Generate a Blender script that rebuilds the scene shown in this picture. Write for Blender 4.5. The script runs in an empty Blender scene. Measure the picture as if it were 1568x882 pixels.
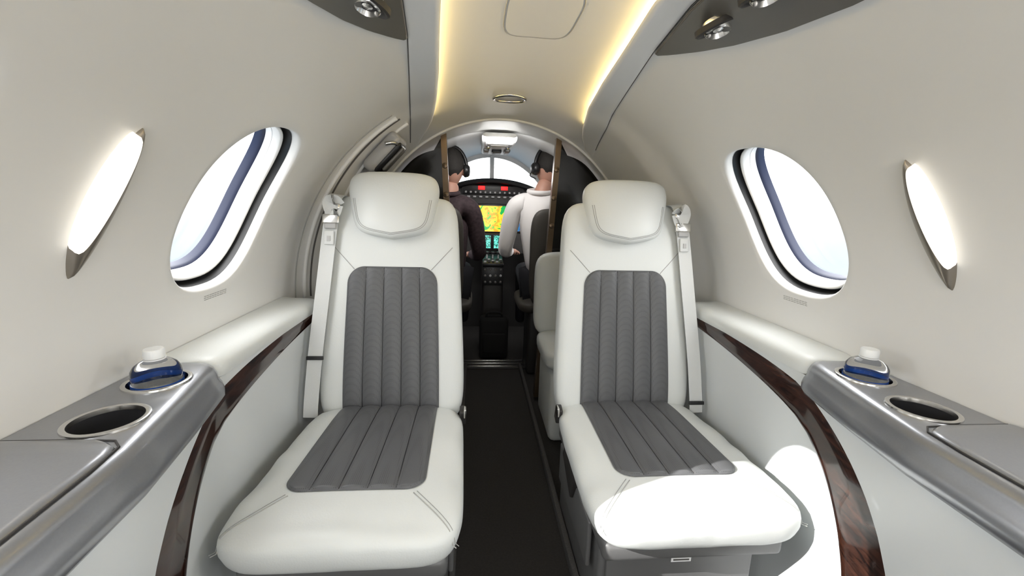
import bpy, bmesh, math, random
from mathutils import Vector, Matrix, Euler, Quaternion, noise
random.seed(4)
col=bpy.context.collection
# ------------------------------------------------------------------ materials
def mat(name,c,rough=.5,metal=0,bump=0,bscale=200,coat=0,emit=None,es=0,var=0,vscale=6,trans=0,ior=1.45,perf=0):
    m=bpy.data.materials.new(name); m.use_nodes=True; nt=m.node_tree; b=nt.nodes['Principled BSDF']
    b.inputs['Base Color'].default_value=(*c,1); b.inputs['Roughness'].default_value=rough; b.inputs['Metallic'].default_value=metal
    b.inputs['Coat Weight'].default_value=coat; b.inputs['Transmission Weight'].default_value=trans; b.inputs['IOR'].default_value=ior
    if emit: b.inputs['Emission Color'].default_value=(*emit,1); b.inputs['Emission Strength'].default_value=es
    tc=nt.nodes.new('ShaderNodeTexCoord')
    if bump:
        n=nt.nodes.new('ShaderNodeTexNoise'); n.inputs['Scale'].default_value=bscale; n.inputs['Detail'].default_value=1
        bp=nt.nodes.new('ShaderNodeBump'); bp.inputs['Strength'].default_value=bump; bp.inputs['Distance'].default_value=.002
        nt.links.new(tc.outputs['Object'],n.inputs['Vector']); nt.links.new(n.outputs['Fac'],bp.inputs['Height']); nt.links.new(bp.outputs['Normal'],b.inputs['Normal'])
    if var or perf:
        mx=nt.nodes.new('ShaderNodeMix'); mx.data_type='RGBA'
        if perf:
            n2=nt.nodes.new('ShaderNodeTexVoronoi'); n2.inputs['Scale'].default_value=perf; n2.inputs['Randomness'].default_value=0
            mr=nt.nodes.new('ShaderNodeMapRange'); mr.inputs['From Min'].default_value=.18; mr.inputs['From Max'].default_value=.30
            nt.links.new(tc.outputs['Object'],n2.inputs['Vector']); nt.links.new(n2.outputs['Distance'],mr.inputs['Value']); nt.links.new(mr.outputs[0],mx.inputs['Factor'])
            mx.inputs['A'].default_value=(*[q*.45 for q in c],1); mx.inputs['B'].default_value=(*c,1)
        else:
            n2=nt.nodes.new('ShaderNodeTexNoise'); n2.inputs['Scale'].default_value=vscale; n2.inputs['Detail'].default_value=1
            mx.inputs['A'].default_value=(*[q*(1-var) for q in c],1); mx.inputs['B'].default_value=(*[min(1,q*(1+var)) for q in c],1)
            nt.links.new(tc.outputs['Object'],n2.inputs['Vector']); nt.links.new(n2.outputs['Fac'],mx.inputs['Factor'])
        nt.links.new(mx.outputs['Result'],b.inputs['Base Color'])
    return m
M={}
M['liner']=mat('liner_cream',(.765,.765,.752),.38)
M['valence']=mat('valence_cream',(.83,.83,.82),.35)
M['leather']=mat('leather_white',(.69,.712,.698),.40,bump=.12,bscale=260)
M['insert']=mat('leather_grey',(.105,.107,.112),.45,bump=.15,bscale=420,perf=230)
M['stitch']=mat('stitching',(.40,.40,.38),.7)
M['groove']=mat('panel_gap',(.10,.095,.09),.7)
M['softgap']=mat('soft_gap',(.36,.36,.35),.7)
M['silver']=mat('silver_paint',(.34,.35,.375),.30,.75,coat=.3,var=.04,vscale=300)
M['chrome']=mat('chrome',(.66,.65,.63),.20,1)
M['bronze']=mat('bronze_trim',(.15,.105,.065),.30,.75)
M['sbronze']=mat('sconce_metal',(.30,.27,.23),.32,.8)
M['psu']=mat('psu_grey',(.155,.15,.142),.38,.3)
M['black']=mat('black_plastic',(.012,.012,.013),.35)
M['dark']=mat('dark_trim',(.03,.028,.027),.5)
M['cup']=mat('cup_inside',(.03,.03,.033),.3)
M['base']=mat('seat_base_grey',(.15,.15,.15),.45,.3)
M['panel']=mat('side_panel_white',(.68,.71,.72),.35)
M['carpet']=mat('carpet_dark',(.030,.027,.025),.95,bump=.6,bscale=700,var=.3,vscale=150)
M['carpet2']=mat('carpet_grey',(.065,.062,.060),.95,bump=.6,bscale=500,var=.3,vscale=200)
M['strap']=mat('belt_webbing',(.64,.655,.65),.6,bump=.2,bscale=500)
M['glow']=mat('cove_led',(1,.8,.45),.5,emit=(1,.74,.30),es=20)
M['lamp']=mat('sconce_lens',(1,.95,.85),.4,emit=(1,.93,.82),es=1.35)
M['gasket']=mat('gasket_blue',(.014,.020,.050),.5)
M['smoke']=mat('smoked_glass',(.010,.009,.008),.14,coat=.1)
M['skin']=mat('skin',(.50,.27,.20),.5,var=.08,vscale=30)
M['hair']=mat('hair_dark',(.020,.017,.015),.8,var=.4,vscale=150)
M['shirtw']=mat('shirt_white',(.80,.77,.76),.8,bump=.5,bscale=25)
M['shirtd']=mat('shirt_dark',(.040,.024,.028),.8,bump=.5,bscale=25,var=.7,vscale=60)
M['trouser']=mat('trousers',(.02,.02,.025),.8)
M['pseat']=mat('pilot_seat_brown',(.05,.044,.037),.6,bump=.2)
M['grey']=mat('panel_grey',(.42,.42,.42),.45)
M['white']=mat('placard_white',(.85,.85,.85),.4)
M['plasticw']=mat('cap_white',(.85,.87,.88),.4)
M['blue']=mat('label_blue',(.02,.08,.35),.35,var=.5,vscale=60)
M['bag']=mat('bag_black',(.006,.006,.006),.9)
M['pet']=mat('clear_plastic',(.95,.97,1),.03,trans=1,ior=1.2)
M['water']=mat('water',(.9,.95,1),.0,trans=1,ior=1.33)
def wood():
    m=bpy.data.materials.new('wood_veneer'); m.use_nodes=True; nt=m.node_tree; b=nt.nodes['Principled BSDF']
    tc=nt.nodes.new('ShaderNodeTexCoord'); mp=nt.nodes.new('ShaderNodeMapping'); mp.inputs['Scale'].default_value=(8,4,26)
    w=nt.nodes.new('ShaderNodeTexNoise'); w.inputs['Scale'].default_value=4; w.inputs['Detail'].default_value=5; w.inputs['Distortion'].default_value=1.2
    r=nt.nodes.new('ShaderNodeValToRGB'); r.color_ramp.elements[0].color=(.008,.0035,.003,1); r.color_ramp.elements[1].color=(.060,.022,.013,1)
    r.color_ramp.elements[0].position=.35; r.color_ramp.elements[1].position=.7
    nt.links.new(tc.outputs['Object'],mp.inputs['Vector']); nt.links.new(mp.outputs['Vector'],w.inputs['Vector']); nt.links.new(w.outputs['Fac'],r.inputs['Fac']); nt.links.new(r.outputs['Color'],b.inputs['Base Color'])
    b.inputs['Roughness'].default_value=.12; b.inputs['Coat Weight'].default_value=.3
    return m
M['wood']=wood()
def glassm():
    m=bpy.data.materials.new('window_pane'); m.use_nodes=True; nt=m.node_tree; nt.nodes.remove(nt.nodes['Principled BSDF'])
    t=nt.nodes.new('ShaderNodeBsdfTransparent'); g=nt.nodes.new('ShaderNodeBsdfGlossy'); g.inputs['Roughness'].default_value=.05
    x=nt.nodes.new('ShaderNodeMixShader'); x.inputs[0].default_value=.04
    nt.links.new(t.outputs[0],x.inputs[1]); nt.links.new(g.outputs[0],x.inputs[2]); nt.links.new(x.outputs[0],nt.nodes['Material Output'].inputs['Surface'])
    return m
M['pane']=glassm()
def screen(name,ramp,scale,es):
    m=bpy.data.materials.new(name); m.use_nodes=True; nt=m.node_tree; b=nt.nodes['Principled BSDF']
    tc=nt.nodes.new('ShaderNodeTexCoord'); w=nt.nodes.new('ShaderNodeTexNoise'); w.inputs['Scale'].default_value=scale; w.inputs['Detail'].default_value=4; w.inputs['Distortion'].default_value=1.
    r=nt.nodes.new('ShaderNodeValToRGB'); cr=r.color_ramp
    while len(cr.elements)<len(ramp): cr.elements.new(.5)
    for e,(p,c) in zip(cr.elements,ramp): e.position=p; e.color=(*c,1)
    cr.interpolation='CONSTANT'
    nt.links.new(tc.outputs['Object'],w.inputs['Vector']); nt.links.new(w.outputs['Fac'],r.inputs['Fac'])
    nt.links.new(r.outputs['Color'],b.inputs['Emission Color']); b.inputs['Emission Strength'].default_value=es; b.inputs['Base Color'].default_value=(.01,.01,.01,1); b.inputs['Roughness'].default_value=.2
    return m
M['map']=screen('map_display',[(0,(.0,.35,.06)),(.40,(.35,.60,.02)),(.44,(.9,.55,.03)),(.55,(.85,.33,.01)),(.62,(.1,.5,.05))],14,1.5)
M['pfd']=screen('flight_display',[(0,(.02,.1,.3)),(.45,(.03,.2,.5)),(.52,(.25,.12,.03)),(.62,(.01,.01,.01))],12,1.0)
M['touch']=screen('touch_display',[(0,(.0,.02,.02)),(.44,(.0,.30,.22)),(.51,(.15,.75,.6)),(.60,(.0,.05,.05))],60,1.6)
M['red']=mat('red_lamp',(.6,.0,.0),.4,emit=(1,.02,.02),es=1.5)
# ------------------------------------------------------------------ helpers
def empty(name,loc=(0,0,0)):
    e=bpy.data.objects.new(name,None); e.location=loc; e.empty_display_size=.05; col.objects.link(e); return e
def mk(name,vs,fs,mats,parent=None,smooth=True,fm=None,angle=None):
    me=bpy.data.meshes.new(name); me.from_pydata([tuple(v) for v in vs],[],fs); 
    if not isinstance(mats,(list,tuple)): mats=[mats]
    for m in mats: me.materials.append(m)
    me.update()
    bm=bmesh.new(); bm.from_mesh(me); bmesh.ops.recalc_face_normals(bm,faces=bm.faces); bm.to_mesh(me); bm.free()
    if smooth:
        for p in me.polygons: p.use_smooth=True
    if angle:
        try: me.set_sharp_from_angle(angle=math.radians(angle))
        except Exception: pass
    o=bpy.data.objects.new(name,me); col.objects.link(o)
    if parent: o.parent=parent; o.matrix_parent_inverse=Matrix.Translation(-Vector(parent.location))
    return o
def box(name,c,s,m,parent=None,bev=.005,rot=None,seg=3):
    bm=bmesh.new(); bmesh.ops.create_cube(bm,size=1)
    for v in bm.verts: v.co=Vector((v.co.x*s[0],v.co.y*s[1],v.co.z*s[2]))
    if bev: bmesh.ops.bevel(bm,geom=bm.edges[:],offset=bev,segments=seg,affect='EDGES',profile=.5)
    R=Euler(rot).to_matrix() if rot else Matrix.Identity(3)
    vs=[R@v.co+Vector(c) for v in bm.verts]; fs=[[v.index for v in f.verts] for f in bm.faces]; bm.free()
    return mk(name,vs,fs,m,parent,angle=40)
def tube(name,pts,r,m,parent=None,closed=False,n=8):
    pts=[Vector(p) for p in pts]; N=len(pts); vs=[];fs=[]
    prev=None
    for i,p in enumerate(pts):
        if closed: t=(pts[(i+1)%N]-pts[i-1]).normalized()
        else: t=(pts[min(i+1,N-1)]-pts[max(i-1,0)]).normalized()
        if prev is None:
            a=Vector((0,0,1)) if abs(t.z)<.9 else Vector((1,0,0)); u=t.cross(a).normalized()
        else: u=(prev-t*prev.dot(t)).normalized()
        prev=u; w=t.cross(u); rr=r[i] if isinstance(r,(list,tuple)) else r
        for k in range(n):
            an=2*math.pi*k/n; vs.append(p+u*math.cos(an)*rr+w*math.sin(an)*rr)
    for i in range(N if closed else N-1):
        for k in range(n):
            a=i*n+k;b=i*n+(k+1)%n;c=((i+1)%N)*n+(k+1)%n;d=((i+1)%N)*n+k; fs.append([a,b,c,d])
    if not closed: fs.append(list(range(n))); fs.append([ (N-1)*n+k for k in range(n)])
    return mk(name,vs,fs,m,parent)
def lathe(name,prof,c,m,parent=None,n=48,axis=(0,0,1)):
    q=Vector((0,0,1)).rotation_difference(Vector(axis)); c=Vector(c); vs=[];fs=[]
    for r,z in prof:
        for k in range(n):
            a=2*math.pi*k/n; vs.append(c+q@Vector((r*math.cos(a),r*math.sin(a),z)))
    for i in range(len(prof)-1):
        for k in range(n): fs.append([i*n+k,i*n+(k+1)%n,(i+1)*n+(k+1)%n,(i+1)*n+k])
    return mk(name,vs,fs,m,parent,angle=50)
def ribbon(name,pts,wdir,w,th,m,parent=None):
    pts=[Vector(p) for p in pts]; vs=[];fs=[]; N=len(pts)
    for i,p in enumerate(pts):
        t=(pts[min(i+1,N-1)]-pts[max(i-1,0)]).normalized(); wd=Vector(wdir); wd=(wd-t*wd.dot(t)).normalized(); nn=t.cross(wd)
        for a,b in ((-1,-1),(1,-1),(1,1),(-1,1)): vs.append(p+wd*a*w/2+nn*b*th/2)
    for i in range(N-1):
        for k in range(4): fs.append([i*4+k,i*4+(k+1)%4,(i+1)*4+(k+1)%4,(i+1)*4+k])
    fs+= [[0,1,2,3],[(N-1)*4+k for k in range(4)]]
    return mk(name,vs,fs,m,parent,angle=50)
def lerp(xs,ys,x):
    if x<=xs[0]: return ys[0]
    for i in range(len(xs)-1):
        if x<=xs[i+1]:
            t=(x-xs[i])/(xs[i+1]-xs[i]); return ys[i]+(ys[i+1]-ys[i])*t
    return ys[-1]
def sm(t): t=max(0,min(1,t)); return t*t*(3-2*t)
def catmull(pts,k=8):
    P=[Vector(p) for p in pts]; P=[P[0]*2-P[1]]+P+[P[-1]*2-P[-2]]; out=[]
    for i in range(1,len(P)-2):
        for j in range(k):
            t=j/k; a,b,c,d=P[i-1],P[i],P[i+1],P[i+2]
            out.append(.5*((2*b)+(c-a)*t+(2*a-5*b+4*c-d)*t*t+(3*b-a-3*c+d)*t**3))
    out.append(P[-2]); return out
class Pillow:
    def __init__(s,a,b,tf,tb,n,p,warp): s.a,s.b,s.tf,s.tb,s.n,s.p,s.warp=a,b,tf,tb,n,p,warp
    def h(s,x,y):
        r=(abs(x/s.a)**s.n+abs(y/s.b)**s.n)**(1/s.n); r=min(r,1); return (1-r**s.p)**(1/s.p)
    def pt(s,x,y,off=0): return s.warp(x,y,s.tf*s.h(x,y)+off)
    def build(s,name,m,parent,R=18,N=96):
        vs=[];fs=[]; vs.append(s.warp(0,0,s.tf))
        rings=[]
        for side in (1,-1):
            for i in range(1,R+1):
                f=math.sin(math.pi/2*i/R); f=f if side==1 else math.sin(math.pi/2*(R-i)/R)
                if side==-1 and i==R: continue
                ring=[]
                hh=max(0,1-f**s.p)**(1/s.p)
                for k in range(N):
                    th=2*math.pi*k/N; c,d=math.cos(th),math.sin(th); rr=(abs(c)**s.n+abs(d)**s.n)**(-1/s.n)
                    x=s.a*c*rr*f; y=s.b*d*rr*f
                    ring.append(len(vs)); vs.append(s.warp(x,y,(s.tf*hh) if side==1 else -s.tb*hh))
                rings.append(ring)
        for k in range(N): fs.append([0,rings[0][k],rings[0][(k+1)%N]])
        for i in range(len(rings)-1):
            for k in range(N): fs.append([rings[i][k],rings[i+1][k],rings[i+1][(k+1)%N],rings[i][(k+1)%N]])
        vs.append(s.warp(0,0,-s.tb)); L=len(vs)-1
        for k in range(N): fs.append([L,rings[-1][k],rings[-1][(k+1)%N]])
        return mk(name,vs,fs,m,parent)
    def insert(s,name,m,parent,w,y0,y1,r0,r1,ch=5,off=.002,bulge=.008,NX=150,NY=50):
        vs=[];fs=[]
        for j in range(NY+1):
            q=j/NY; q=.5-.5*math.cos(math.pi*q); y=y0+(y1-y0)*q
            ww=w
            if y-y0<r0: ww=w-r0+math.sqrt(max(0,r0*r0-(r0-(y-y0))**2))
            if y1-y<r1: ww=w-r1+math.sqrt(max(0,r1*r1-(r1-(y1-y))**2))
            for i in range(NX+1):
                u=-1+2*i/NX; x=u*ww
                b=abs(math.sin(math.pi*ch*(x/w+1)/2))**.55
                e=min(1,(1-abs(u))*ww/.006)*min(1,min(y-y0,y1-y)/.006)
                vs.append(s.pt(x,y,-.003+(off+.003)+bulge*b*e))
        for j in range(NY):
            for i in range(NX): a=j*(NX+1)+i; fs.append([a,a+1,a+NX+2,a+NX+1])
        o=mk(name,vs,fs,m,parent)
        for c in range(1,ch):
            x=-w+2*w*c/ch; y0b=y0+.004; y1b=y1-.003
            tube('pleat_seam',[s.pt(x,y0b+(y1b-y0b)*i/24,off+.0006) for i in range(25)],.0013,M['black'],parent,n=5)
        return o
# ------------------------------------------------------------------ fuselage shell
ZC=.72
def aY(y): return .76-.06*sm((y-1.50)/.16)-.02*sm((y-1.66)/.5)-.10*sm((y-2.4)/1.2)
def bY(y): return .75-.01*sm((y-1.8)/.4)
def zsh(x,y): return ZC+bY(y)*math.sqrt(max(0,1-(x/aY(y))**2))
S1=1.20
def P(y,s,sd):
    a,b=aY(y),bY(y)
    if s<=0: return Vector((sd*a,y,ZC*(1+s)-.0))
    return Vector((sd*a*math.cos(s),y,ZC+b*math.sin(s)))
def Nn(y,s,sd):
    if s<=0: return Vector((sd,0,0))
    a,b=aY(y),bY(y); return Vector((sd*math.cos(s)/a,0,math.sin(s)/b)).normalized()
Y0,Y1,DY=-1.2,3.6,.025
NYg=int(round((Y1-Y0)/DY)); ys=[Y0+i*DY for i in range(NYg+1)]
ss=[-1+i/8 for i in range(8)]+[i*S1/48 for i in range(49)]
SH=.09
WINS=[(1.06,.174,.468,.284),(.33,.170,.475,.28),(-.37,.170,.475,.28),(2.93,.26,.52,.26)]
wn=[0]
def build_wall(sd,name):
    vid={};vs=[];fs=[]
    for i,y in enumerate(ys):
        for j,s in enumerate(ss): vid[i,j]=len(vs); vs.append(P(y,s,sd))
    patches=[]
    for (yc,hy,sc,hs) in WINS:
        i0=min(range(len(ys)),key=lambda i:abs(ys[i]-(yc-hy-.07))); i1=min(range(len(ys)),key=lambda i:abs(ys[i]-(yc+hy+.07)))
        j0=min(range(len(ss)),key=lambda j:abs(ss[j]-(sc-hs-.10))); j1=min(range(len(ss)),key=lambda j:abs(ss[j]-(sc+hs+.10)))
        patches.append((i0,i1,j0,j1,yc,hy,sc,hs))
    for i in range(NYg):
        for j in range(len(ss)-1):
            if any(a<=i<b and c<=j<d for a,b,c,d,*_ in patches): continue
            fs.append([vid[i,j],vid[i+1,j],vid[i+1,j+1],vid[i,j+1]])
    wins=[]
    for (i0,i1,j0,j1,yc,hy,sc,hs) in patches:
        loop=[(i,j0) for i in range(i0,i1)]+[(i1,j) for j in range(j0,j1)]+[(i,j1) for i in range(i1,i0,-1)]+[(i0,j) for j in range(j1,j0,-1)]
        prev=[vid[q] for q in loop]; n=len(loop); hole=[]
        for (i,j) in loop:
            c=(ys[i]-yc)/hy; d=(ss[j]-sc)/hs; L=math.hypot(c,d); c/=L; d/=L
            e=2.6; r=(abs(c)**e+abs(d)**e)**(-1/e); hole.append((c*r*hy+SH*d*r*hs,d*r*hs))
        K=6
        for k in range(1,K+1):
            t=k/K; cur=[]
            for (i,j),(hy_,hs_) in zip(loop,hole):
                y=ys[i]*(1-t)+(yc+hy_)*t; s=ss[j]*(1-t)+(sc+hs_)*t
                cur.append(len(vs)); vs.append(P(y,s,sd))
            for q in range(n): fs.append([prev[q],prev[(q+1)%n],cur[(q+1)%n],cur[q]])
            prev=cur
        for scl,dep in ((.985,.002),(.972,.008),(.965,.018),(.96,.032),(.96,.048)):
            cur=[]
            for hy_,hs_ in hole:
                y=yc+hy_*scl; s=sc+hs_*scl; cur.append(len(vs)); vs.append(P(y,s,sd)+Nn(y,s,sd)*dep)
            for q in range(n): fs.append([prev[q],prev[(q+1)%n],cur[(q+1)%n],cur[q]])
            prev=cur
        wins.append((yc,sc,hole))
    mk(name,vs,fs,M['liner'])
    for (yc,sc,hole) in wins:
        wn[0]+=1; W=empty("window_%d"%wn[0]); n=len(hole)
        def rings(nm,spec,m,cap=False):
            v=[];f=[]
            for (scl,dep) in spec:
                for hy_,hs_ in hole:
                    y=yc+hy_*scl; s=sc+hs_*scl; v.append(P(y,s,sd)+Nn(y,s,sd)*dep)
            for r in range(len(spec)-1):
                for q in range(n): f.append([r*n+q,r*n+(q+1)%n,(r+1)*n+(q+1)%n,(r+1)*n+q])
            if cap:
                b=(len(spec)-1)*n; v.append(P(yc,sc,sd)+Nn(yc,sc,sd)*spec[-1][1]); c=len(v)-1
                for q in range(n): f.append([b+q,b+(q+1)%n,c])
            return mk(nm,v,f,m,W)
        rings('gap',[(.961,.022),(.955,.045),(.93,.058),(.86,.060)],M['black'])
        rings('reveal',[(.922,.058),(.920,.044),(.912,.038),(.898,.037),(.880,.043),(.860,.062),(.845,.082)],M['valence'])
        rings('gasket',[(.850,.076),(.836,.079),(.826,.085),(.820,.100)],M['gasket'])
        rings('pane',[(.823,.095),(.6,.096),(.3,.097)],M['pane'],True)
build_wall(-1,'wall_left'); build_wall(1,'wall_right')
vs=[];fs=[];NC=40
for y in ys:
    for j in range(NC+1):
        s=S1+(math.pi-2*S1)*j/NC; vs.append(Vector((aY(y)*math.cos(s),y,ZC+bY(y)*math.sin(s))))
for i in range(NYg):
    for j in range(NC): a=i*(NC+1)+j; fs.append([a,a+1,a+NC+2,a+NC+1])
mk('ceiling',vs,fs,M['liner'])
box('floor',(0,1.2,-.01),(1.56,4.9,.02),M['carpet'],None,0)
def section(y,sc=1.0,n=60):
    out=[]
    for k in range(n+1):
        s=math.pi*k/n; out.append(Vector((aY(y)*math.cos(s)*sc,y,ZC+bY(y)*math.sin(s)*sc)))
    return out
v=section(Y0)+[Vector((-.76,Y0,0)),Vector((.76,Y0,0))]
mk('wall_aft',v,[list(range(len(v)))],M['liner'],smooth=False)
def rib(y,off,s0=0.0,s1=math.pi,n=80):
    pts=[]
    for k in range(n+1):
        s=s0+(s1-s0)*k/n
        pts.append(Vector(((aY(y)-off)*math.cos(s),y,ZC+(bY(y)-off)*math.sin(s))))
    return pts
tn=[0]
def trim(pts,r,m):
    tn[0]+=1; return tube('trim_%d'%tn[0],pts,r,m)
pi=math.pi
trim(rib(1.525,.001,s0=pi*.68,s1=pi),.0025,M['softgap'])
trim(rib(1.56,.004,s0=pi*.68,s1=pi),.007,M['valence'])
trim(rib(1.585,.002,s0=pi*.68,s1=pi),.003,M['groove'])
trim(rib(1.66,.003,s0=pi*.68,s1=pi),.006,M['valence'])
trim(rib(2.09,.005),.006,M['valence'])
trim(rib(2.105,.002),.003,M['softgap'])
# ------------------------------------------------------------------ valences with cove lights
XI=lambda y: lerp([-1.2,.8,1.0,1.25,1.53,1.75,1.92,2.05],[.180,.183,.203,.226,.258,.295,.335,.385],y)
XO=lambda y: lerp([-1.2,.8,1.0,1.3,1.6,1.9,2.05],[.245,.25,.270,.312,.355,.40,.425],y)
for sd in (-1,1):
    E=empty('ceiling_valence' if sd==-1 else 'ceiling_valence.001')
    vs=[];fs=[];yy=[-1.15+i*(2.05+1.15)/120 for i in range(121)]
    for y in yy:
        xi,xo=XI(y),XO(y)
        f=1-sm((y-1.70)/.35)*.95
        dz=.024*f
        pr=[(xo,-.0005),(xo-.002,-.003*f),(xo-.010,-.005*f),((xi+xo)/2,-.013*f),(xi+.012,-dz),(xi+.004,-dz),(xi,-dz+.003*f),(xi+.003,-dz+.006*f),(xi+.014,-dz+.008*f),(xi+.016,0)]
        for x,d in pr: vs.append((sd*x,y,zsh(x,y)+d))
    k=10
    for i in range(120):
        for j in range(k-1): a=i*k+j; fs.append([a,a+1,a+k+1,a+k])
    mk('valence_body',vs,fs,M['valence'],E)
    vs=[];fs=[];yy=[-1.1+i*(1.75+1.1)/100 for i in range(101)]
    for y in yy:
        xi=XI(y)+.0125; f=1-sm((y-1.70)/.35)*.95
        vs.append((sd*xi,y,zsh(xi,y)-.015*f)); vs.append((sd*xi,y,zsh(xi,y)-.003*f))
    for i in range(100): a=i*2; fs.append([a,a+1,a+3,a+2])
    mk('cove_led_strip',vs,fs,M['glow'],E)
    tube('seam',[(sd*XO(y),y,zsh(XO(y),y)-.001) for y in [ -1.1+i*.05 for i in range(62)]],.0015,M['groove'],E)
# ------------------------------------------------------------------ PSU panels
for sd in (-1,1):
    E=empty('passenger_service_unit' if sd==-1 else 'passenger_service_unit.001')
    xo=lambda y: lerp([0,.6,.72,.82,.90,.97,1.01],[.395,.388,.374,.352,.326,.295,.272],y)
    xi=lambda y: XO(y)+.003
    rows=[.12+i*(1.0-.12)/40 for i in range(41)]; K=8; vs=[];fs=[]
    for y in rows:
        for j in range(K+1):
            x=xi(y)+(max(xo(y),xi(y)+.001)-xi(y))*j/K; vs.append((sd*x,y,zsh(x,y)-.009))
    for i in range(40):
        for j in range(K): a=i*(K+1)+j; fs.append([a,a+1,a+K+2,a+K+1])
    bd=[i*(K+1) for i in range(41)]+[40*(K+1)+j for j in range(1,K+1)]+[i*(K+1)+K for i in range(39,-1,-1)]
    top=[]
    for q in bd:
        x,y,z=vs[q]; top.append(len(vs)); vs.append((x,y,z+.012))
    for q in range(len(bd)-1): fs.append([bd[q],bd[q+1],top[q+1],top[q]])
    mk('panel',vs,fs,M['psu'],E,angle=40)
    tube('panel_edge',[Vector(vs[q])+Vector((0,0,.004)) for q in bd],.003,M['sbronze'],E)
    for (x,y) in ((.303,.80),(.303,.67),(.303,.42)):
        z=zsh(x,y)-.009; ax=Vector((sd*.45,0,-1)).normalized(); c=Vector((sd*x,y,z))
        lathe('bezel',[(.038,-.006),(.039,.003),(.036,.006),(.032,.005),(.029,.002),(.027,.001)],c,M['dark'],E,axis=ax)
        lathe('bezel_dish',[(.028,.0015),(.020,.0005),(.0001,.0005)],c,M['dark'],E,axis=ax)
        tilt=Vector((sd*.15,-.20,-1)).normalized()
        lathe('eyeball',[(.025,-.006),(.0245,.006),(.022,.012),(.0195,.014),(.018,.011),(.016,.006)],c,M['chrome'],E,axis=tilt)
        lathe('eyeball_inner',[(.017,.006),(.010,.005),(.009,.008),(.0001,.008)],c,M['dark'],E,axis=tilt)
        lathe('eyeball_lens',[(.0085,.0085),(.004,.010),(.0001,.0105)],c,M['chrome'],E,axis=tilt)
def onceil(x,y,d=.001): return Vector((x,y,zsh(x,y)-d))
H=empty('ceiling_hatch')
def sq(cx,cy,a,b,d):
    out=[]
    for k in range(64):
        t=2*pi*k/64; c,s=math.cos(t),math.sin(t); r=(abs(c)**4+abs(s)**4)**(-.25); out.append(onceil(cx+a*c*r,cy+b*s*r,d))
    return out
tube('hatch_seam',sq(.012,.985,.078,.125,.0005),.0011,M['softgap'],H,closed=True)
vs=[onceil(.012,.985,.002)]+sq(.012,.985,.074,.121,.0012)
mk('hatch_cover',vs,[[0,1+k,1+(k+1)%64] for k in range(64)],M['liner'],H)
O=empty('ceiling_lamp')
pts=[onceil(0+.060*math.cos(2*pi*k/48),1.72+.055*math.sin(2*pi*k/48),.003) for k in range(48)]
tube('lamp_bezel',pts,.006,M['chrome'],O,closed=True)
vs=[onceil(0,1.72,.004)]+[onceil(.058*math.cos(2*pi*k/48),1.72+.053*math.sin(2*pi*k/48),.003) for k in range(48)]
mk('lamp_lens',vs,[[0,1+k,1+(k+1)%48] for k in range(48)],M['grey'],O)
# ------------------------------------------------------------------ sconces
for sd in (-1,1):
    E=empty('wall_sconce' if sd==-1 else 'wall_sconce.001')
    yc,s0,s1=.675,.312,.645
    def lens(nm,m,w,ht,base,ya,sa,sb,pw):
        vs=[];fs=[];NT,NW=40,10
        for i in range(NT+1):
            t=-1+2*i/NT; s=(sa+sb)/2+(sb-sa)/2*t; ww=w*max(.0,1-t*t)**pw
            for j in range(NW+1):
                u=-1+2*j/NW; y=ya+.012*(s-.478)/.16+u*ww+.006*(1-t*t)
                h=base+ht*(1-u*u)*(1-t*t)**.5 if abs(u)<1 else -.001
                vs.append(P(y,s,sd)-Nn(y,s,sd)*h)
        for i in range(NT):
            for j in range(NW): a=i*(NW+1)+j; fs.append([a,a+1,a+NW+2,a+NW+1])
        return mk(nm,vs,fs,m,E)
    lens('frame',M['sbronze'],.029,.018,.002,yc+.008,s0,s1,.85)
    lens('glow_lens',M['lamp'],.0180,.012,.0135,yc-.003,s0+.060,s1-.012,.60)
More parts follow.
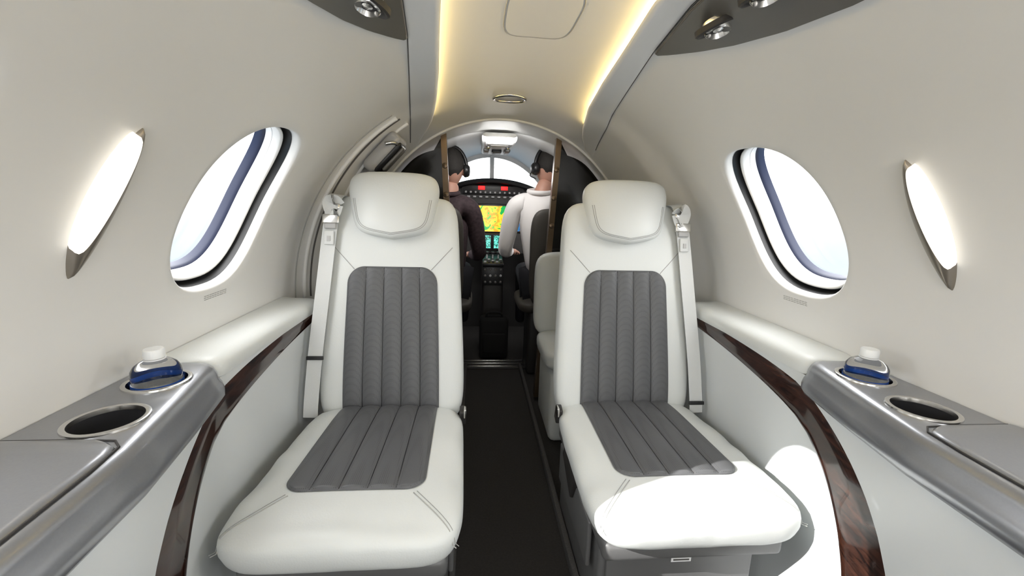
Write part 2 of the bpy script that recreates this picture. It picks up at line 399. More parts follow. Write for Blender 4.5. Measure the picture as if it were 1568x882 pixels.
# ------------------------------------------------------------------ side ledges, armrests, panels
XA=lambda y: lerp([-1.2,.30,.55,.70,.85,.90],[.548,.552,.575,.605,.640,.646],y)
for sd in (-1,1):
    E=empty('side_ledge_armrest' if sd==-1 else 'side_ledge_armrest.001')
    yy=[-1.15,-.8,-.4,0,.2,.3,.4,.5,.55,.6,.65,.7,.75,.8,.84,.858,.868,.872]
    vs=[];fs=[]
    for y in yy:
        xi=XA(y)-.006; e=max(0,(y-.84)/.032); xi+=.03*e**2.5; zt=.745-.006*e**3
        xo=.7575
        pr=[(xo,.660),(xo,zt),(xi+.024,zt),(xi+.014,zt-.002),(xi+.005,zt-.008),(xi,zt-.018),(xi-.002,zt-.030),(xi-.008,zt-.038),(xi-.012,zt-.050),(xi-.011,zt-.062),(xi-.004,zt-.072),(xi+.01,zt-.078),(xi+.05,.664)]
        for x,z in pr: vs.append((sd*x,y,z))
    k=len(pr)
    for i in range(len(yy)-1):
        for j in range(k): fs.append([i*k+j,i*k+(j+1)%k,(i+1)*k+(j+1)%k,(i+1)*k+j])
    fs.append(list(range(k))); fs.append([(len(yy)-1)*k+j for j in range(k)])
    arm=mk('silver_armrest',vs,fs,M['silver'],E,angle=50)
    for (x,y) in ((.662,.625),(.688,.765)):
        c=lathe('cutter',[(.0001,-.09),(.045,-.09),(.045,.03),(.0001,.03)],(sd*x,y,.745),M['cup'])
        mo=arm.modifiers.new('b','BOOLEAN'); mo.object=c; mo.operation='DIFFERENCE'; mo.solver='EXACT'
        bpy.context.view_layer.update()
        dg=bpy.context.evaluated_depsgraph_get(); me=bpy.data.meshes.new_from_object(arm.evaluated_get(dg)); arm.modifiers.clear(); arm.data=me
        bpy.data.objects.remove(c)
        lathe('cup_ring',[(.043,-.004),(.044,.003),(.047,.0045),(.051,.003),(.052,-.002)],(sd*x,y,.745),M['chrome'],E)
        lathe('cup_well',[(.0445,0),(.044,-.02),(.042,-.115),(.038,-.121),(.0001,-.121)],(sd*x,y,.745),M['cup'],E)
    try: arm.data.set_sharp_from_angle(angle=math.radians(40))
    except Exception: pass
    yy=[-1.1,-.5,0,.3,.4,.46,.50,.53,.55,.562,.568]; vs=[];fs=[]
    for y in yy:
        e=max(0,(y-.53)/.038); xi=XA(y)+.012+.03*e**3; zt=.751-.003*e**2
        pr=[(.755,.744),(.755,zt),(xi+.012,zt),(xi+.004,zt-.003),(xi,zt-.008),(xi,.738)]
        for x,z in pr: vs.append((sd*x,y,z))
    k=6
    for i in range(len(yy)-1):
        for j in range(k): fs.append([i*k+j,i*k+(j+1)%k,(i+1)*k+(j+1)%k,(i+1)*k+j])
    fs.append([(len(yy)-1)*k+j for j in range(k)]); fs.append(list(range(k)))
    mk('table_lid',vs,fs,M['silver'],E,angle=50)
    tube('lid_gap',[(sd*(XA(y)+.0115),y,.7455) for y in [-1.1+i*.05 for i in range(33)]]+[(sd*(XA(.55)+.016),.553,.7455),(sd*(XA(.56)+.030),.568,.7455),(sd*(.66),.571,.7455),(sd*.755,.571,.7455)],.0016,M['dark'],E)
    yy=[.866,.872,.885]+[.9+i*.05 for i in range(11)]+[1.43,1.455,1.47,1.476]; vs=[];fs=[]
    for y in yy:
        e0=max(0,(.885-y)/.019); e1=max(0,(y-1.41)/.066); e=max(e0**2*.4,e1**3); xi=.644+.03*e; zt=.748-.016*e
        pr=[(.7575,.70),(.7575,zt+.004),(.74,zt),(xi+.03,zt-.001),(xi+.015,zt-.004),(xi+.005,zt-.011),(xi,zt-.021),(xi+.001,zt-.034),(xi+.004,.705)]
        for x,z in pr: vs.append((sd*x,y,z))
    k=len(pr)
    for i in range(len(yy)-1):
        for j in range(k): fs.append([i*k+j,i*k+(j+1)%k,(i+1)*k+(j+1)%k,(i+1)*k+j])
    fs.append([(len(yy)-1)*k+j for j in range(k)]); fs.append(list(range(k)))
    mk('ledge_pad',vs,fs,M['leather'],E,angle=60)
    XP=lambda y,z: XA(y)+.006+.026*math.sin(pi*min(1,z/.7))
    vs=[];fs=[];yy=[-1.15+i*(1.50+1.15)/80 for i in range(81)]
    for y in yy:
        for j in range(15): z=.705*j/14; vs.append((sd*XP(y,z),y,z))
    for i in range(80):
        for j in range(14): a=i*15+j; fs.append([a,a+1,a+16,a+15])
    b=80*15; n0=len(vs)
    for j in range(15): vs.append((sd*.755,1.50,.705*j/14))
    for j in range(14): fs.append([b+j,b+j+1,n0+j+1,n0+j])
    mk('side_panel',vs,fs,M['panel'],E,angle=60)
    o=catmull([(0,1.47,.713),(0,1.2,.704),(0,.97,.688),(0,.82,.657),(0,.700,.602),(0,.615,.52),(0,.555,.40),(0,.510,.24),(0,.48,.0)],8)
    n_=catmull([(0,1.47,.680),(0,1.2,.652),(0,.98,.612),(0,.865,.571),(0,.780,.516),(0,.716,.434),(0,.672,.33),(0,.635,.2),(0,.615,.0)],8)
    vs=[];fs=[];K=6
    for p,q in zip(o,n_):
        for j in range(K+1):
            r=p.lerp(q,j/K); d=.005 if 0<j<K else -.001
            vs.append((sd*(XP(r.y,r.z)-d),r.y,max(0,r.z)))
    for i in range(len(o)-1):
        for j in range(K): a=i*(K+1)+j; fs.append([a,a+1,a+K+2,a+K+1])
    mk('wood_band',vs,fs,M['wood'],E,angle=50)
    B=empty('water_bottle' if sd==-1 else 'water_bottle.001')
    c=(sd*.688,.765,.6245)
    prof=[(.0001,.001),(.030,.001),(.035,.006),(.0360,.02),(.034,.03),(.0365,.04),(.0375,.10),(.0375,.125),(.0365,.133),(.0375,.140),(.036,.150),(.031,.158),(.023,.164),(.0145,.167),(.0125,.169),(.0125,.175)]
    prof=[(r,z*.975) for r,z in prof]
    lathe('bottle_body',prof,c,M['pet'],B)
    lathe('water_fill',[(.0001,.003),(.033,.006),(.0340,.10),(.0345,.120),(.0001,.120)],c,M['water'],B)
    lathe('label',[(.0377,.07),(.0382,.072),(.0382,.122),(.0377,.124)],c,M['blue'],B)
    lathe('neck_ring',[(.0125,.163),(.0165,.164),(.0165,.166),(.0125,.167)],c,M['plasticw'],B)
    lathe('cap',[(.0155,.167),(.0160,.169),(.0158,.181),(.0145,.183),(.0001,.183)],c,M['plasticw'],B,n=40)
    L=empty('window_placard' if sd==-1 else 'window_placard.001')
    for r in range(3):
        for q in range(9):
            y=1.02+.010*q+random.uniform(-.001,.001); s=.166-.006*r
            p0=P(y,s,sd)-Nn(y,s,sd)*.0004;p1=P(y+.008,s,sd)-Nn(y,s,sd)*.0004
            ribbon('text_line',[p0,p1],Nn(y,s,sd).cross(Vector((0,1,0))),.0016,.0003,M['softgap'],L)
# ------------------------------------------------------------------ passenger seats
def seat(cx,sg,idx):
    dy=.022 if idx else 0
    S=empty('passenger_seat' if idx==0 else 'passenger_seat.001',(cx,1.0,0))
    yc0=1.020+dy
    def wc(x,y,z):
        t=(y/.31+1)/2
        xx=x*(1.06-.08*t)
        z2=.390+z-.012*t+ .004*math.cos(x/.232*1.5)
        if z<0: xx*=1+z*.8
        e=sm((abs(x)/.236-.62)/.3) if abs(x)/.236>abs(y)/.305 else sm((-y/.305-.60)/.3)
        k=noise.noise(Vector((x*9+idx*7,y*16,z*12)))*.006*e+noise.noise(Vector((x*28,y*8+idx*3,2)))*.0025*e
        return Vector((cx+xx,yc0+y-(z*.25 if z<0 else 0)-k*.6,z2+k))
    C=Pillow(.237,.302,.048,.066,6.5,4.2,wc)
    C.build('cushion',M['leather'],S,R=30,N=180)
    C.insert('cushion_insert',M['insert'],S,.152,-.155,.275,.045,.004)
    for q in (-1,1):
        tube('seam_1',[C.pt(q*(.130+.093*t),-.165-.112*t,.0008) for t in [i/14 for i in range(15)]],.0012,M['stitch'],S,n=6)
        tube('seam_2',[C.pt(q*(.137+.091*t),-.160-.112*t,.0008) for t in [i/14 for i in range(15)]],.0008,M['softgap'],S,n=6)
    th=math.radians(12.5); U=Vector((0,math.sin(th),math.cos(th))); Wd=Vector((0,-math.cos(th),math.sin(th))); O=Vector((cx,1.345,.39))
    bv,cv=.375,.335
    def wb(x,v,w):
        t=(v+bv)/(2*bv); xx=x*(1.02-.11*sm(t*1.1-.1))
        ww=w+(.010*(abs(x)/.225)**2 if w>0 else 0)*(1-sm((t-.75)*4))
        return O+Vector((xx,0,0))+U*(v+cv)+Wd*ww
    Bk=Pillow(.228,bv,.052,.06,9,4.5,wb)
    Bk.build('backrest',M['leather'],S,R=20,N=140)
    Bk.insert('backrest_insert',M['insert'],S,.150,-.335,.138,.004,.055)
    for q in (-1,1):
        tube('seam_3',[Bk.pt(q*(.130+.075*t),.129+.075*t,.0006) for t in [i/14 for i in range(15)]],.0010,M['softgap'],S,n=6)
    def wh(x,v,w):
        t=(v/.098+1)/2
        xx=x*(.86+.15*sm(t*1.3)); vv=v-(.022*(1-abs(x)/.14))*(min(1,-v/.06) if v<0 else 0)
        ww=w-.020*(abs(x)/.138)**2.2
        return O+Vector((xx,0,0))+U*(vv+.680)+Wd*(ww+.062+.015*(1-t))
    Hd=Pillow(.143,.098,.036,.075,5.5,3.2,wh)
    Hd.build('headrest',M['leather'],S,R=18,N=120)
    for sc in (.88,.84):
        pts=[]
        for k in range(61):
            a=pi*.97+pi*1.06*k/60; c,d=math.cos(a),math.sin(a); r=(abs(c)**5.5+abs(d)**5.5)**(-1/5.5)*sc; pts.append(Hd.pt(.143*c*r,.098*d*r,.0005))
        tube('headrest_stitch',pts,.0009,M['softgap'],S,n=6)
    box('seat_base',(cx,1.07+dy,.15),(.40,.46,.30),M['base'],S,.012)
    box('seat_pan',(cx,1.04+dy,.312),(.43,.54,.05),M['base'],S,.015)
    box('drawer_front',(cx,.832+dy,.160),(.37,.012,.24),M['base'],S,.004)
    box('drawer_handle',(cx,.823+dy,.262),(.075,.010,.012),M['chrome'],S,.004)
    box('drawer_label',(cx,.825+dy,.238),(.05,.002,.012),M['white'],S,0)
    box('label_text',(cx,.8236+dy,.238),(.040,.001,.004),M['groove'],S,0)
    box('recline_bracket',(cx-sg*.222,1.10,.325),(.018,.14,.10),M['dark'],S,.006,rot=(.5,0,0))
    box('side_shroud',(cx-sg*.215,1.08,.24),(.012,.36,.13),M['base'],S,.005)
    box('buckle_receiver',(cx-sg*.232,1.265,.405),(.020,.035,.055),M['dark'],S,.005,rot=(.3,0,0))
    box('buckle_plate',(cx-sg*.240,1.245,.425),(.008,.030,.030),M['chrome'],S,.003)
    pth=catmull([wb(sg*.195,.365,-.01),wb(sg*.198,.372,.035),wb(sg*.205,.345,.066),wb(sg*.212,.25,.068),wb(sg*.222,.05,.066),wb(sg*.232,-.15,.062),wb(sg*.240,-.29,.055),wb(sg*.243,-.345,.05)],8)
    ribbon('shoulder_strap',pth,(1,0,.12*sg),.044,.0022,M['strap'],S)
    for (v,w_,h_,m_) in ((.285,.052,.030,'chrome'),(.262,.036,.018,'grey')):
        c=wb(sg*.209,v,.074); box('belt_latch',c,(w_,.012,h_),M[m_],S,.004,rot=(-th,0,0))
    box('belt_tongue',wb(sg*.211,.225,.073),(.030,.006,.045),M['strap'],S,.003,rot=(-th,0,0))
    box('tongue_label',wb(sg*.211,.222,.077),(.010,.002,.016),M['grey'],S,0,rot=(-th,0,0))
    box('belt_loop',wb(sg*.207,.325,.074),(.050,.014,.020),M['chrome'],S,.005,rot=(-th,0,0))
    ribbon('coiled_strap',catmull([wb(sg*.185,.33,.070),wb(sg*.20,.345,.088),wb(sg*.215,.33,.082),wb(sg*.20,.30,.078),wb(sg*.19,.33,.076)],6),(1,0,.3),.04,.002,M['strap'],S)
    vv=-.155 if sg<0 else -.31
    box('strap_slider',wb(sg*(.231 if sg<0 else .240),vv,.066 if sg<0 else .06),(.052,.008,.012),M['black'],S,.002,rot=(-th,0,0))
    return S
seat(-.388,-1,0); seat(.388,1,1)
for sd in (-1,1):
    box('baseboard_left' if sd<0 else 'baseboard_right',(sd*.178,1.65,.02),(.018,2.0,.04),M['carpet2'],None,.006)
T=empty('door_sill')
box('sill_plate',(0,2.70,.006),(.50,.14,.012),M['dark'],T,.002)
for y in (2.65,2.70,2.75): box('sill_strip',(0,y,.016),(.50,.018,.010),M['chrome'],T,.002)
# ------------------------------------------------------------------ jump seat
J=empty('jump_seat')
def wj(x,y,z): return Vector((.42+x,1.92+y,.40+z))
Pillow(.23,.20,.05,.07,6,3.5,wj).build('cushion',M['leather'],J)
def wj2(x,y,z): return Vector((.42+x,2.12-z+.02*y,.62+y))
Pillow(.24,.22,.05,.05,6,3.5,wj2).build('backrest',M['leather'],J)
box('base',(.42,1.93,.17),(.40,.36,.34),M['leather'],J,.03)
D=empty('door_handle')
box('handle_housing',(-.462,1.69,1.245),(.05,.15,.17),M['grey'],D,.018,rot=(0,.75,.0))
box('handle_recess',(-.446,1.685,1.230),(.03,.125,.14),M['black'],D,.012,rot=(0,.75,.0))
box('handle_paddle',(-.428,1.67,1.222),(.012,.075,.11),M['psu'],D,.005,rot=(0,.75,.1))
tube('handle_bar',catmull([(-.445,1.60,1.27),(-.415,1.61,1.275),(-.395,1.68,1.265),(-.405,1.76,1.265)],6),.007,M['chrome'],D)
# ------------------------------------------------------------------ cockpit partition
Q=empty('cockpit_partition'); YB=2.20
for sd in (-1,1):
    top=Vector((sd*.285,YB,1.415)); bot=Vector((sd*.225,YB,.02))
    vs=[];fs=[]
    for p in catmull([bot,bot.lerp(top,.33),bot.lerp(top,.66),top],6):
        for a,b in ((-1,-1),(1,-1),(1,1),(-1,1)): vs.append(p+Vector((a*.014,b*.02,0)))
    n=len(vs)//4
    for i in range(n-1):
        for k in range(4): fs.append([i*4+k,i*4+(k+1)%4,(i+1)*4+(k+1)%4,(i+1)*4+k])
    fs+=[[0,1,2,3],[4*(n-1)+k for k in range(4)]]
    mk('bronze_post',vs,fs,M['bronze'],Q,angle=40)
    out=[]
    for k in range(31):
        s=1.05*k/30; x=(aY(YB)-.012)*math.cos(s); z=ZC+(bY(YB)-.012)*math.sin(s)
        if x<.31: break
        out.append(Vector((sd*x,YB,z-.05*sm((.45-x)/.2))))
    poly=[Vector((sd*(aY(YB)-.012),YB,0.0))]+out+[top+Vector((sd*.01,0,-.03)),bot+Vector((sd*.01,0,0))]
    f2=[p+Vector((0,.012,0)) for p in poly]; n=len(poly)
    mk('smoked_wing',poly+f2,[list(range(n)),[n+i for i in range(n)]]+[[i,(i+1)%n,n+(i+1)%n,n+i] for i in range(n)],M['smoke'],Q,smooth=False)
    for k in range(3): lathe('latch_knob',[(.0001,.012),(.012,.010),(.014,0)],(top.lerp(bot,.12+.1*k)+Vector((0,-.02,0))),M['bronze'],Q,n=16,axis=(0,-1,0))
# ------------------------------------------------------------------ cockpit
K=empty('instrument_panel')
YP=3.28; HW=.40
vs=[];fs=[]
for i in range(41):
    x=-HW+2*HW*i/40; z=1.250-.10*(abs(x)/HW)**2.2
    for (dy,dz) in ((-.06,-.030),(-.065,-.012),(-.05,0),(.26,.004),(.26,-.05),(-.02,-.045)): vs.append((x,YP+dy,z+dz))
for i in range(40):
    for k in range(6): fs.append([i*6+k,i*6+(k+1)%6,(i+1)*6+(k+1)%6,(i+1)*6+k])
mk('glareshield',vs,fs,M['black'],K,angle=50)
vs=[];fs=[]
for i in range(41):
    x=-HW+2*HW*i/40; vs.append((x,YP,1.225-.10*(abs(x)/HW)**2.2)); vs.append((x*1.25,YP-.06,.70))
for i in range(40): fs.append([2*i,2*i+1,2*i+3,2*i+2])
mk('panel_face',vs,fs,M['dark'],K)
box('autopilot_strip',(0,YP-.022,1.165),(.46,.02,.065),M['black'],K,.004)
for q in (-1,1): box('annunciator',(q*.085,YP-.036,1.180),(.050,.006,.028),M['red'],K,.002)
for q in range(12): lathe('knob',[(.0001,.016),(.007,.015),(.008,0)],(-.20+.036*q,YP-.032,1.148),M['grey'],K,n=12,axis=(0,-1,0))
for q in range(9): box('strip_button',(-.18+.045*q,YP-.034,1.115),(.022,.008,.012),M['grey'],K,.002)
def disp(nm,x,z,w,h,m,y=YP-.05):
    box(nm+'_bezel',(x,y+.012,z),(w+.03,.02,h+.03),M['black'],K,.006); box(nm,(x,y,z),(w,.004,h),m,K,0)
disp('map_display',0,.955,.26,.19,M['map']); disp('flight_display',-.29,.955,.24,.18,M['pfd']); disp('flight_display',.29,.955,.24,.18,M['pfd'])
for q in (-1,1): disp('touch_controller',q*.062,.785,.100,.095,M['touch'],YP-.085)
PD=empty('throttle_pedestal')
box('pedestal',(0,3.08,.39),(.15,.24,.54),M['dark'],PD,.02)
box('pedestal_top',(0,3.05,.665),(.15,.26,.03),M['black'],PD,.008,rot=(.15,0,0))
for q in (-.04,.0,.04):
    box('throttle_arm',(q,3.06,.69),(.010,.03,.05),M['grey'],PD,.003); box('throttle_grip',(q,3.05,.72),(.022,.03,.02),M['black'],PD,.006)
for i in range(3):
    for j in range(5): box('pedestal_button',(-.056+.028*j,2.95+.03*i,.668+.004*i),(.018,.016,.012),M['grey'] if (i+j)%3==0 else M['dark'],PD,.003)
box('pedestal_face',(0,2.955,.57),(.145,.012,.14),M['black'],PD,.004)
for i in range(3):
    for j in range(4): lathe('pedestal_knob',[(.0001,.012),(.008,.010),(.009,0)],(-.054+.036*j,2.948,.525+.045*i),M['grey'] if (i*j)%2 else M['psu'],PD,n=14,axis=(0,-1,0))
G=empty('flight_bag')
box('bag_body',(.01,2.87,.15),(.20,.12,.30),M['bag'],G,.03); tube('bag_handle',catmull([(-.05,2.84,.29),(-.03,2.83,.33),(.05,2.83,.33),(.07,2.84,.29)],6),.007,M['bag'],G); box('bag_pocket',(.01,2.805,.12),(.15,.02,.14),M['bag'],G,.008)
V=empty('overhead_console')
box('console_body',(0,2.72,1.422),(.19,.66,.05),M['valence'],V,.02)
box('console_lamp_housing',(0,2.44,1.398),(.15,.12,.03),M['grey'],V,.012)
box('console_vent',(0,2.44,1.381),(.10,.05,.008),M['psu'],V,.003)
for q in (-1,1):
    lathe('map_light',[(.0001,.010),(.010,.012),(.014,.004),(.016,0)],(q*.055,2.60,1.397),M['chrome'],V,n=20,axis=(0,-.3,-1))
    box('grip_pad',(q*.065,2.80,1.392),(.035,.16,.02),M['psu'],V,.006)
box('switch_block',(0,2.80,1.39),(.06,.12,.02),M['black'],V,.004)
fr=section(3.55,1.0); fi=section(3.55,.955); vs=fr+fi; n=len(fr)
mk('window_frame_windshield',vs,[[i,i+1,n+i+1,n+i] for i in range(n-1)],M['valence'])
box('trim_windshield_post',(.0,3.56,1.34),(.036,.03,.22),M['valence'],None,.008)
box('wall_nose',(0,3.62,.60),(1.30,.02,1.20),M['dark'],None,0)
# ------------------------------------------------------------------ pilots
def skinned(name,verts,edges,rad,m,parent,root=0,sub=2):
    me=bpy.data.meshes.new(name); me.from_pydata(verts,edges,[]); o=bpy.data.objects.new(name,me); col.objects.link(o)
    md=o.modifiers.new('s','SKIN'); md.use_smooth_shade=True
    for i,r in enumerate(rad):
        sv=me.skin_vertices[0].data[i]; sv.radius=(r if isinstance(r,tuple) else (r,r)); sv.use_root=(i==root)
    o.modifiers.new('u','SUBSURF').levels=sub; o.modifiers['u'].render_levels=sub
    bpy.context.view_layer.update()
    dg=bpy.context.evaluated_depsgraph_get(); me2=bpy.data.meshes.new_from_object(o.evaluated_get(dg)); bpy.data.objects.remove(o)
    me2.materials.clear(); me2.materials.append(m)
    for p in me2.polygons: p.use_smooth=True
    o=bpy.data.objects.new(name,me2); col.objects.link(o); o.parent=parent; o.matrix_parent_inverse=Matrix.Translation(-Vector(parent.location))
    return o
def pilot(nm,hip,chest,head,shirt,turn):
    Pp=empty(nm,hip); h=Vector(hip); c=Vector(chest); hd=Vector(head)
    V=Vector
    el=[c+V((-.205,.06,-.20)),c+V((.205,.06,-.20))]; hn=[c+V((-.15,.28,-.22)),c+V((.15,.28,-.22))]
    verts=[h,h.lerp(c,.5),c,c+V((0,.0,.12)),c+V((-.155,0,.10)),el[0],hn[0],c+V((.155,0,.10)),el[1],hn[1]]
    skinned('shirt',verts,[(0,1),(1,2),(2,3),(3,4),(4,5),(5,6),(3,7),(7,8),(8,9)],[(.15,.12),(.145,.115),(.155,.12),(.09,.08),(.070,.070),(.050,.050),(.034,.034),(.070,.070),(.050,.050),(.034,.034)],shirt,Pp)
    skinned('trousers',[h,h+V((-.10,.05,-.02)),h+V((-.11,.38,.02)),h+V((-.11,.44,-.34)),h+V((-.11,.52,-.40)),h+V((.10,.05,-.02)),h+V((.11,.38,.02)),h+V((.11,.44,-.34)),h+V((.11,.52,-.40))],[(0,1),(1,2),(2,3),(3,4),(0,5),(5,6),(6,7),(7,8)],[(.14,.11),.09,.065,.045,.04,.09,.065,.045,.04],M['trouser'],Pp)
    skinned('neck',[c+V((0,0,.12)),hd+V((0,-.01,-.07))],[(0,1)],[.062,.056],M['skin'],Pp,sub=2)
    tube('collar',[c+V((.068*math.cos(a),.068*math.sin(a)*.9,.185+.01*math.sin(a))) for a in [2*pi*k/20 for k in range(20)]],.014,shirt,Pp,closed=True)
    for w,e,s in ((hn[0],el[0],-1),(hn[1],el[1],1)):
        d=(w-e).normalized(); side=V((1,0,0)); sd2=(side-d*side.dot(d)).normalized(); up=d.cross(sd2)*-1
        if up.z<0: up=-up
        vs=[w-d*.01,w+d*.035,w+d*.075]; ed=[(0,1),(1,2)]; rd=[.026,(.036,.018),(.040,.016)]
        for q,(of,ln) in enumerate(((-.030,.062),(-.010,.072),(.010,.068),(.029,.054))):
            b=w+d*.08+sd2*of; i=len(vs); vs+= [b,b+d*ln*.55-up*.006,b+d*ln-up*.028]; ed+=[(2,i),(i,i+1),(i+1,i+2)]; rd+=[.010,.009,.0075]
        i=len(vs); b=w+d*.03+sd2*(-s*.034); vs+=[b,b+d*.03-sd2*s*.016-up*.01,b+d*.055-sd2*s*.018-up*.022]; ed+=[(1,i),(i,i+1),(i+1,i+2)]; rd+=[.012,.010,.008]
        skinned('hand',vs,ed,rd,M['skin'],Pp,sub=1)
    R=Matrix.Rotation(turn,3,'Z'); vs=[];fs=[];NU,NV=40,28
    for j in range(NV+1):
        v=pi*j/NV
        for i in range(NU):
            u=2*pi*i/NU; x=math.sin(v)*math.cos(u); y=math.sin(v)*math.sin(u); z=math.cos(v)
            px,py,pz=.076*x,.095*y,.118*z
            if z<-.1:
                px*=1-.32*((-z-.1)/.9)
                if y<0: py*=1-.22*((-z-.1)/.9)
            if y>0:
                py+=.022*math.exp(-(px/.011)**2-((pz+.02)/.020)**2)+.006*math.exp(-(px/.05)**2-((pz-.022)/.010)**2)+.008*math.exp(-(px/.02)**2-((pz+.095)/.02)**2)+.005*math.exp(-(px/.02)**2-((pz+.062)/.008)**2)
                py-=.009*math.exp(-((abs(px)-.030)/.014)**2-((pz-.002)/.012)**2)
            vs.append(hd+R@V((px,py,pz)))
    for j in range(NV):
        for i in range(NU): fs.append([j*NU+i,j*NU+(i+1)%NU,(j+1)*NU+(i+1)%NU,(j+1)*NU+i])
    mk('head',vs,fs,M['skin'],Pp)
    vs=[];fs=[]
    for j in range(25):
        for i in range(NU):
            u=2*pi*i/NU; back=max(0,-math.sin(u))
            v=pi*(.50+.14*back)*j/24
            x=math.sin(v)*math.cos(u); y=math.sin(v)*math.sin(u); z=math.cos(v)
            k=1.04+.012*math.sin(9*u+5*v)-.05*sm((j-20)/4)
            if y>.25 and z<.55: k=.96
            px=.076*x*k; py=.095*y*k
            if z<-.1:
                px*=1-.32*((-z-.1)/.9)
                if y<0: py*=1-.22*((-z-.1)/.9)
            vs.append(hd+R@V((px,py,.118*z*k)))
    for j in range(24):
        for i in range(NU): fs.append([j*NU+i,j*NU+(i+1)%NU,(j+1)*NU+(i+1)%NU,(j+1)*NU+i])
    mk('hair',vs,fs,M['hair'],Pp)
    for s in (-1,1):
        lathe('eye',[(.0001,.008),(.006,.006),(.009,0)],hd+R@V((s*.030,.082,.002)),M['white'],Pp,n=14,axis=R@V((0,1,0)))
        tube('ear',[hd+R@V((s*(.078+.006*math.sin(a)),-.005+.014*math.cos(a),-.012+.026*math.sin(a))) for a in [2*pi*k/14 for k in range(14)]],.006,M['skin'],Pp,closed=True)
    tube('headset_band',[hd+R@V((.092*math.cos(a),-.005,.130*math.sin(a)-.003)) for a in [pi*k/24 for k in range(25)]],.011,M['black'],Pp)
    for s in (-1,1):
        lathe('headset_cup',[(.0001,.030),(.026,.028),(.036,.018),(.040,0),(.036,-.008),(.0001,-.008)],hd+R@V((s*.083,-.003,-.012)),M['black'],Pp,n=28,axis=R@V((s,0,0)))
    tube('mic_boom',catmull([hd+R@V((-.10,.01,-.02)),hd+R@V((-.09,.07,-.05)),hd+R@V((-.03,.115,-.065))],6),.004,M['black'],Pp)
pilot('pilot',(-.32,2.62,.60),(-.300,2.66,.94),(-.275,2.70,1.272),M['shirtd'],0)
pilot('pilot.001',(.33,2.62,.60),(.268,2.68,.965),(.322,2.72,1.300),M['shirtw'],.3)
for sd in (-1,1):
    E=empty('pilot_seat' if sd<0 else 'pilot_seat.001')
    def wp(x,y,z): return Vector((sd*.355+x,2.43-z+.05*y,.76+y))
    Pillow(.165,.29,.045,.045,5,3.5,wp).build('backrest',M['pseat'],E)
    def wp2(x,y,z): return Vector((sd*.33+x,2.68+y,.46+z))
    Pillow(.19,.24,.04,.05,5,3.5,wp2).build('cushion',M['pseat'],E)
    box('seat_pedestal',(sd*.33,2.66,.21),(.24,.24,.42),M['dark'],E,.02)
# ------------------------------------------------------------------ world and lights
w=bpy.data.worlds.new('sky'); bpy.context.scene.world=w; w.use_nodes=True; nt=w.node_tree; bg=nt.nodes['Background']
tc=nt.nodes.new('ShaderNodeTexCoord'); sp=nt.nodes.new('ShaderNodeSeparateXYZ'); r=nt.nodes.new('ShaderNodeValToRGB'); mr=nt.nodes.new('ShaderNodeMapRange')
mr.inputs['From Min'].default_value=-1; mr.inputs['From Max'].default_value=1
nz=nt.nodes.new('ShaderNodeTexNoise'); nz.inputs['Scale'].default_value=14; nz.inputs['Detail'].default_value=4
ad=nt.nodes.new('ShaderNodeMath'); ad.operation='MULTIPLY_ADD'; ad.inputs[1].default_value=.08
nt.links.new(tc.outputs['Generated'],sp.inputs[0]); nt.links.new(tc.outputs['Generated'],nz.inputs['Vector']); nt.links.new(nz.outputs['Fac'],ad.inputs[0]); nt.links.new(sp.outputs['Z'],ad.inputs[2])
nt.links.new(ad.outputs[0],mr.inputs['Value']); nt.links.new(mr.outputs[0],r.inputs['Fac'])
cr=r.color_ramp; cr.elements[0].position=.36; cr.elements[0].color=(.060,.088,.112,1); cr.elements[1].position=.60; cr.elements[1].color=(1,1,1,1)
e=cr.elements.new(.45); e.color=(.092,.108,.118,1); e=cr.elements.new(.50); e.color=(.120,.123,.126,1); e=cr.elements.new(.54); e.color=(.55,.55,.56,1)
nt.links.new(r.outputs[0],bg.inputs['Color']); bg.inputs['Strength'].default_value=8.8
def area(nm,loc,rot,sx,sy,en,c=(1,1,1),portal=False):
    l=bpy.data.lights.new(nm,'AREA'); l.shape='RECTANGLE'; l.size=sx; l.size_y=sy; l.energy=en; l.color=c
    o=bpy.data.objects.new(nm,l); o.location=loc; o.rotation_euler=rot; col.objects.link(o)
    if portal: l.cycles.is_portal=True
    return o
for sd in (-1,1):
    for y in (1.05,.33,-.37,2.93):
        o=area('window_portal',(sd*.79,y,1.13),(0,0,0),.42,.52,1,portal=True)
        d=Vector((-sd*1,0,-.45)); o.rotation_euler=d.to_track_quat('-Z','Y').to_euler()
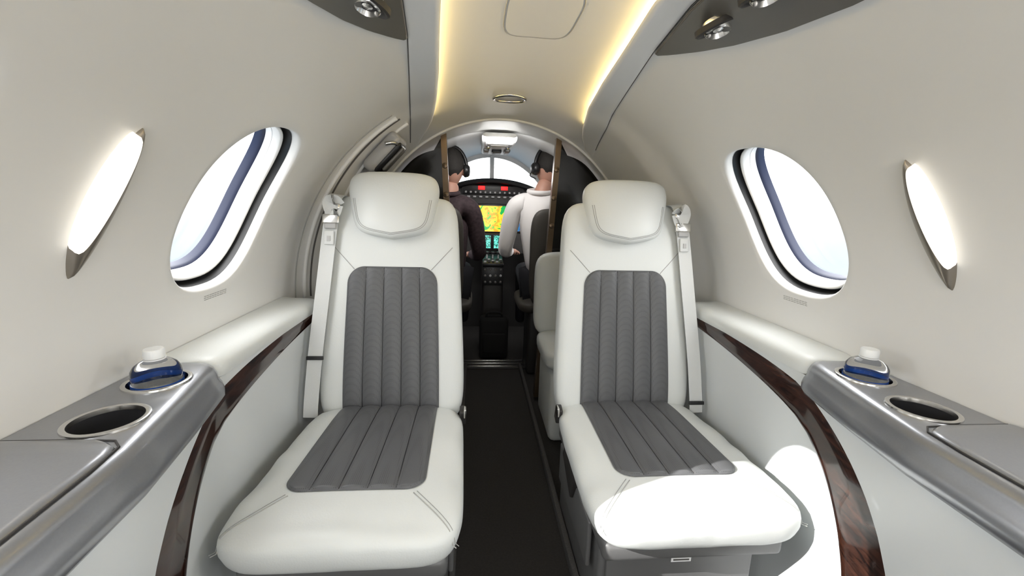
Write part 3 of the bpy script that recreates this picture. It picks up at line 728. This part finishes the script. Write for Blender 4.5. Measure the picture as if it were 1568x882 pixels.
o=area('window_portal',(0,3.57,1.34),(0,0,0),1.0,.30,1,portal=True); o.rotation_euler=Vector((0,-1,0)).to_track_quat('-Z','Z').to_euler()
area('cabin_fill_light',(0,-.55,1.44),(0,0,0),.30,.8,3.5,(1,.985,.96))  # added soft fill under the unseen aft ceiling, no fixture there
area('cockpit_fill_light',(0,2.36,1.40),(.6,0,0),.3,.1,2.8,(1,.99,.97))  # fill added to brighten the pilots and cockpit, not an actual dome lamp
o=area('aft_fill_light',(0,-1.12,.72),(0,0,0),.9,.6,9.5,(1,.99,.975)); o.rotation_euler=Vector((0,1,.22)).to_track_quat('-Z','Z').to_euler()  # added fill behind the camera, lifts ceiling and valences; no real source
s=bpy.data.lights.new('sun_beam','SPOT'); s.energy=3600; s.spot_size=math.radians(6.4); s.spot_blend=.02; s.shadow_soft_size=.010; s.color=(1,.98,.95)
so=bpy.data.objects.new('sun_beam',s); col.objects.link(so)
src=Vector((-.68,.33,1.06)); tgt=Vector((.36,.675,.41)); d=(tgt-src).normalized(); so.location=src-d*4.0; so.rotation_euler=d.to_track_quat('-Z','Y').to_euler()
# ------------------------------------------------------------------ camera
yaw,pitch,roll=math.radians(5),math.radians(11.4),math.radians(1.7)
fwd=Vector((math.sin(yaw)*math.cos(pitch),math.cos(yaw)*math.cos(pitch),-math.sin(pitch)))
right=Vector((math.cos(yaw),-math.sin(yaw),0)); up=right.cross(fwd)
r2=right*math.cos(roll)+up*math.sin(roll); u2=up*math.cos(roll)-right*math.sin(roll)
cd=bpy.data.cameras.new('camera'); cd.lens=650/1568*36; cd.sensor_width=36; cd.clip_start=.02
co=bpy.data.objects.new('camera',cd); col.objects.link(co)
co.matrix_world=Matrix(((r2.x,u2.x,-fwd.x,-.12),(r2.y,u2.y,-fwd.y,0),(r2.z,u2.z,-fwd.z,1.08),(0,0,0,1)))
bpy.context.scene.camera=co
bpy.context.scene.view_settings.view_transform='Standard'
bpy.context.scene.view_settings.look='None'
bpy.context.scene.view_settings.exposure=0
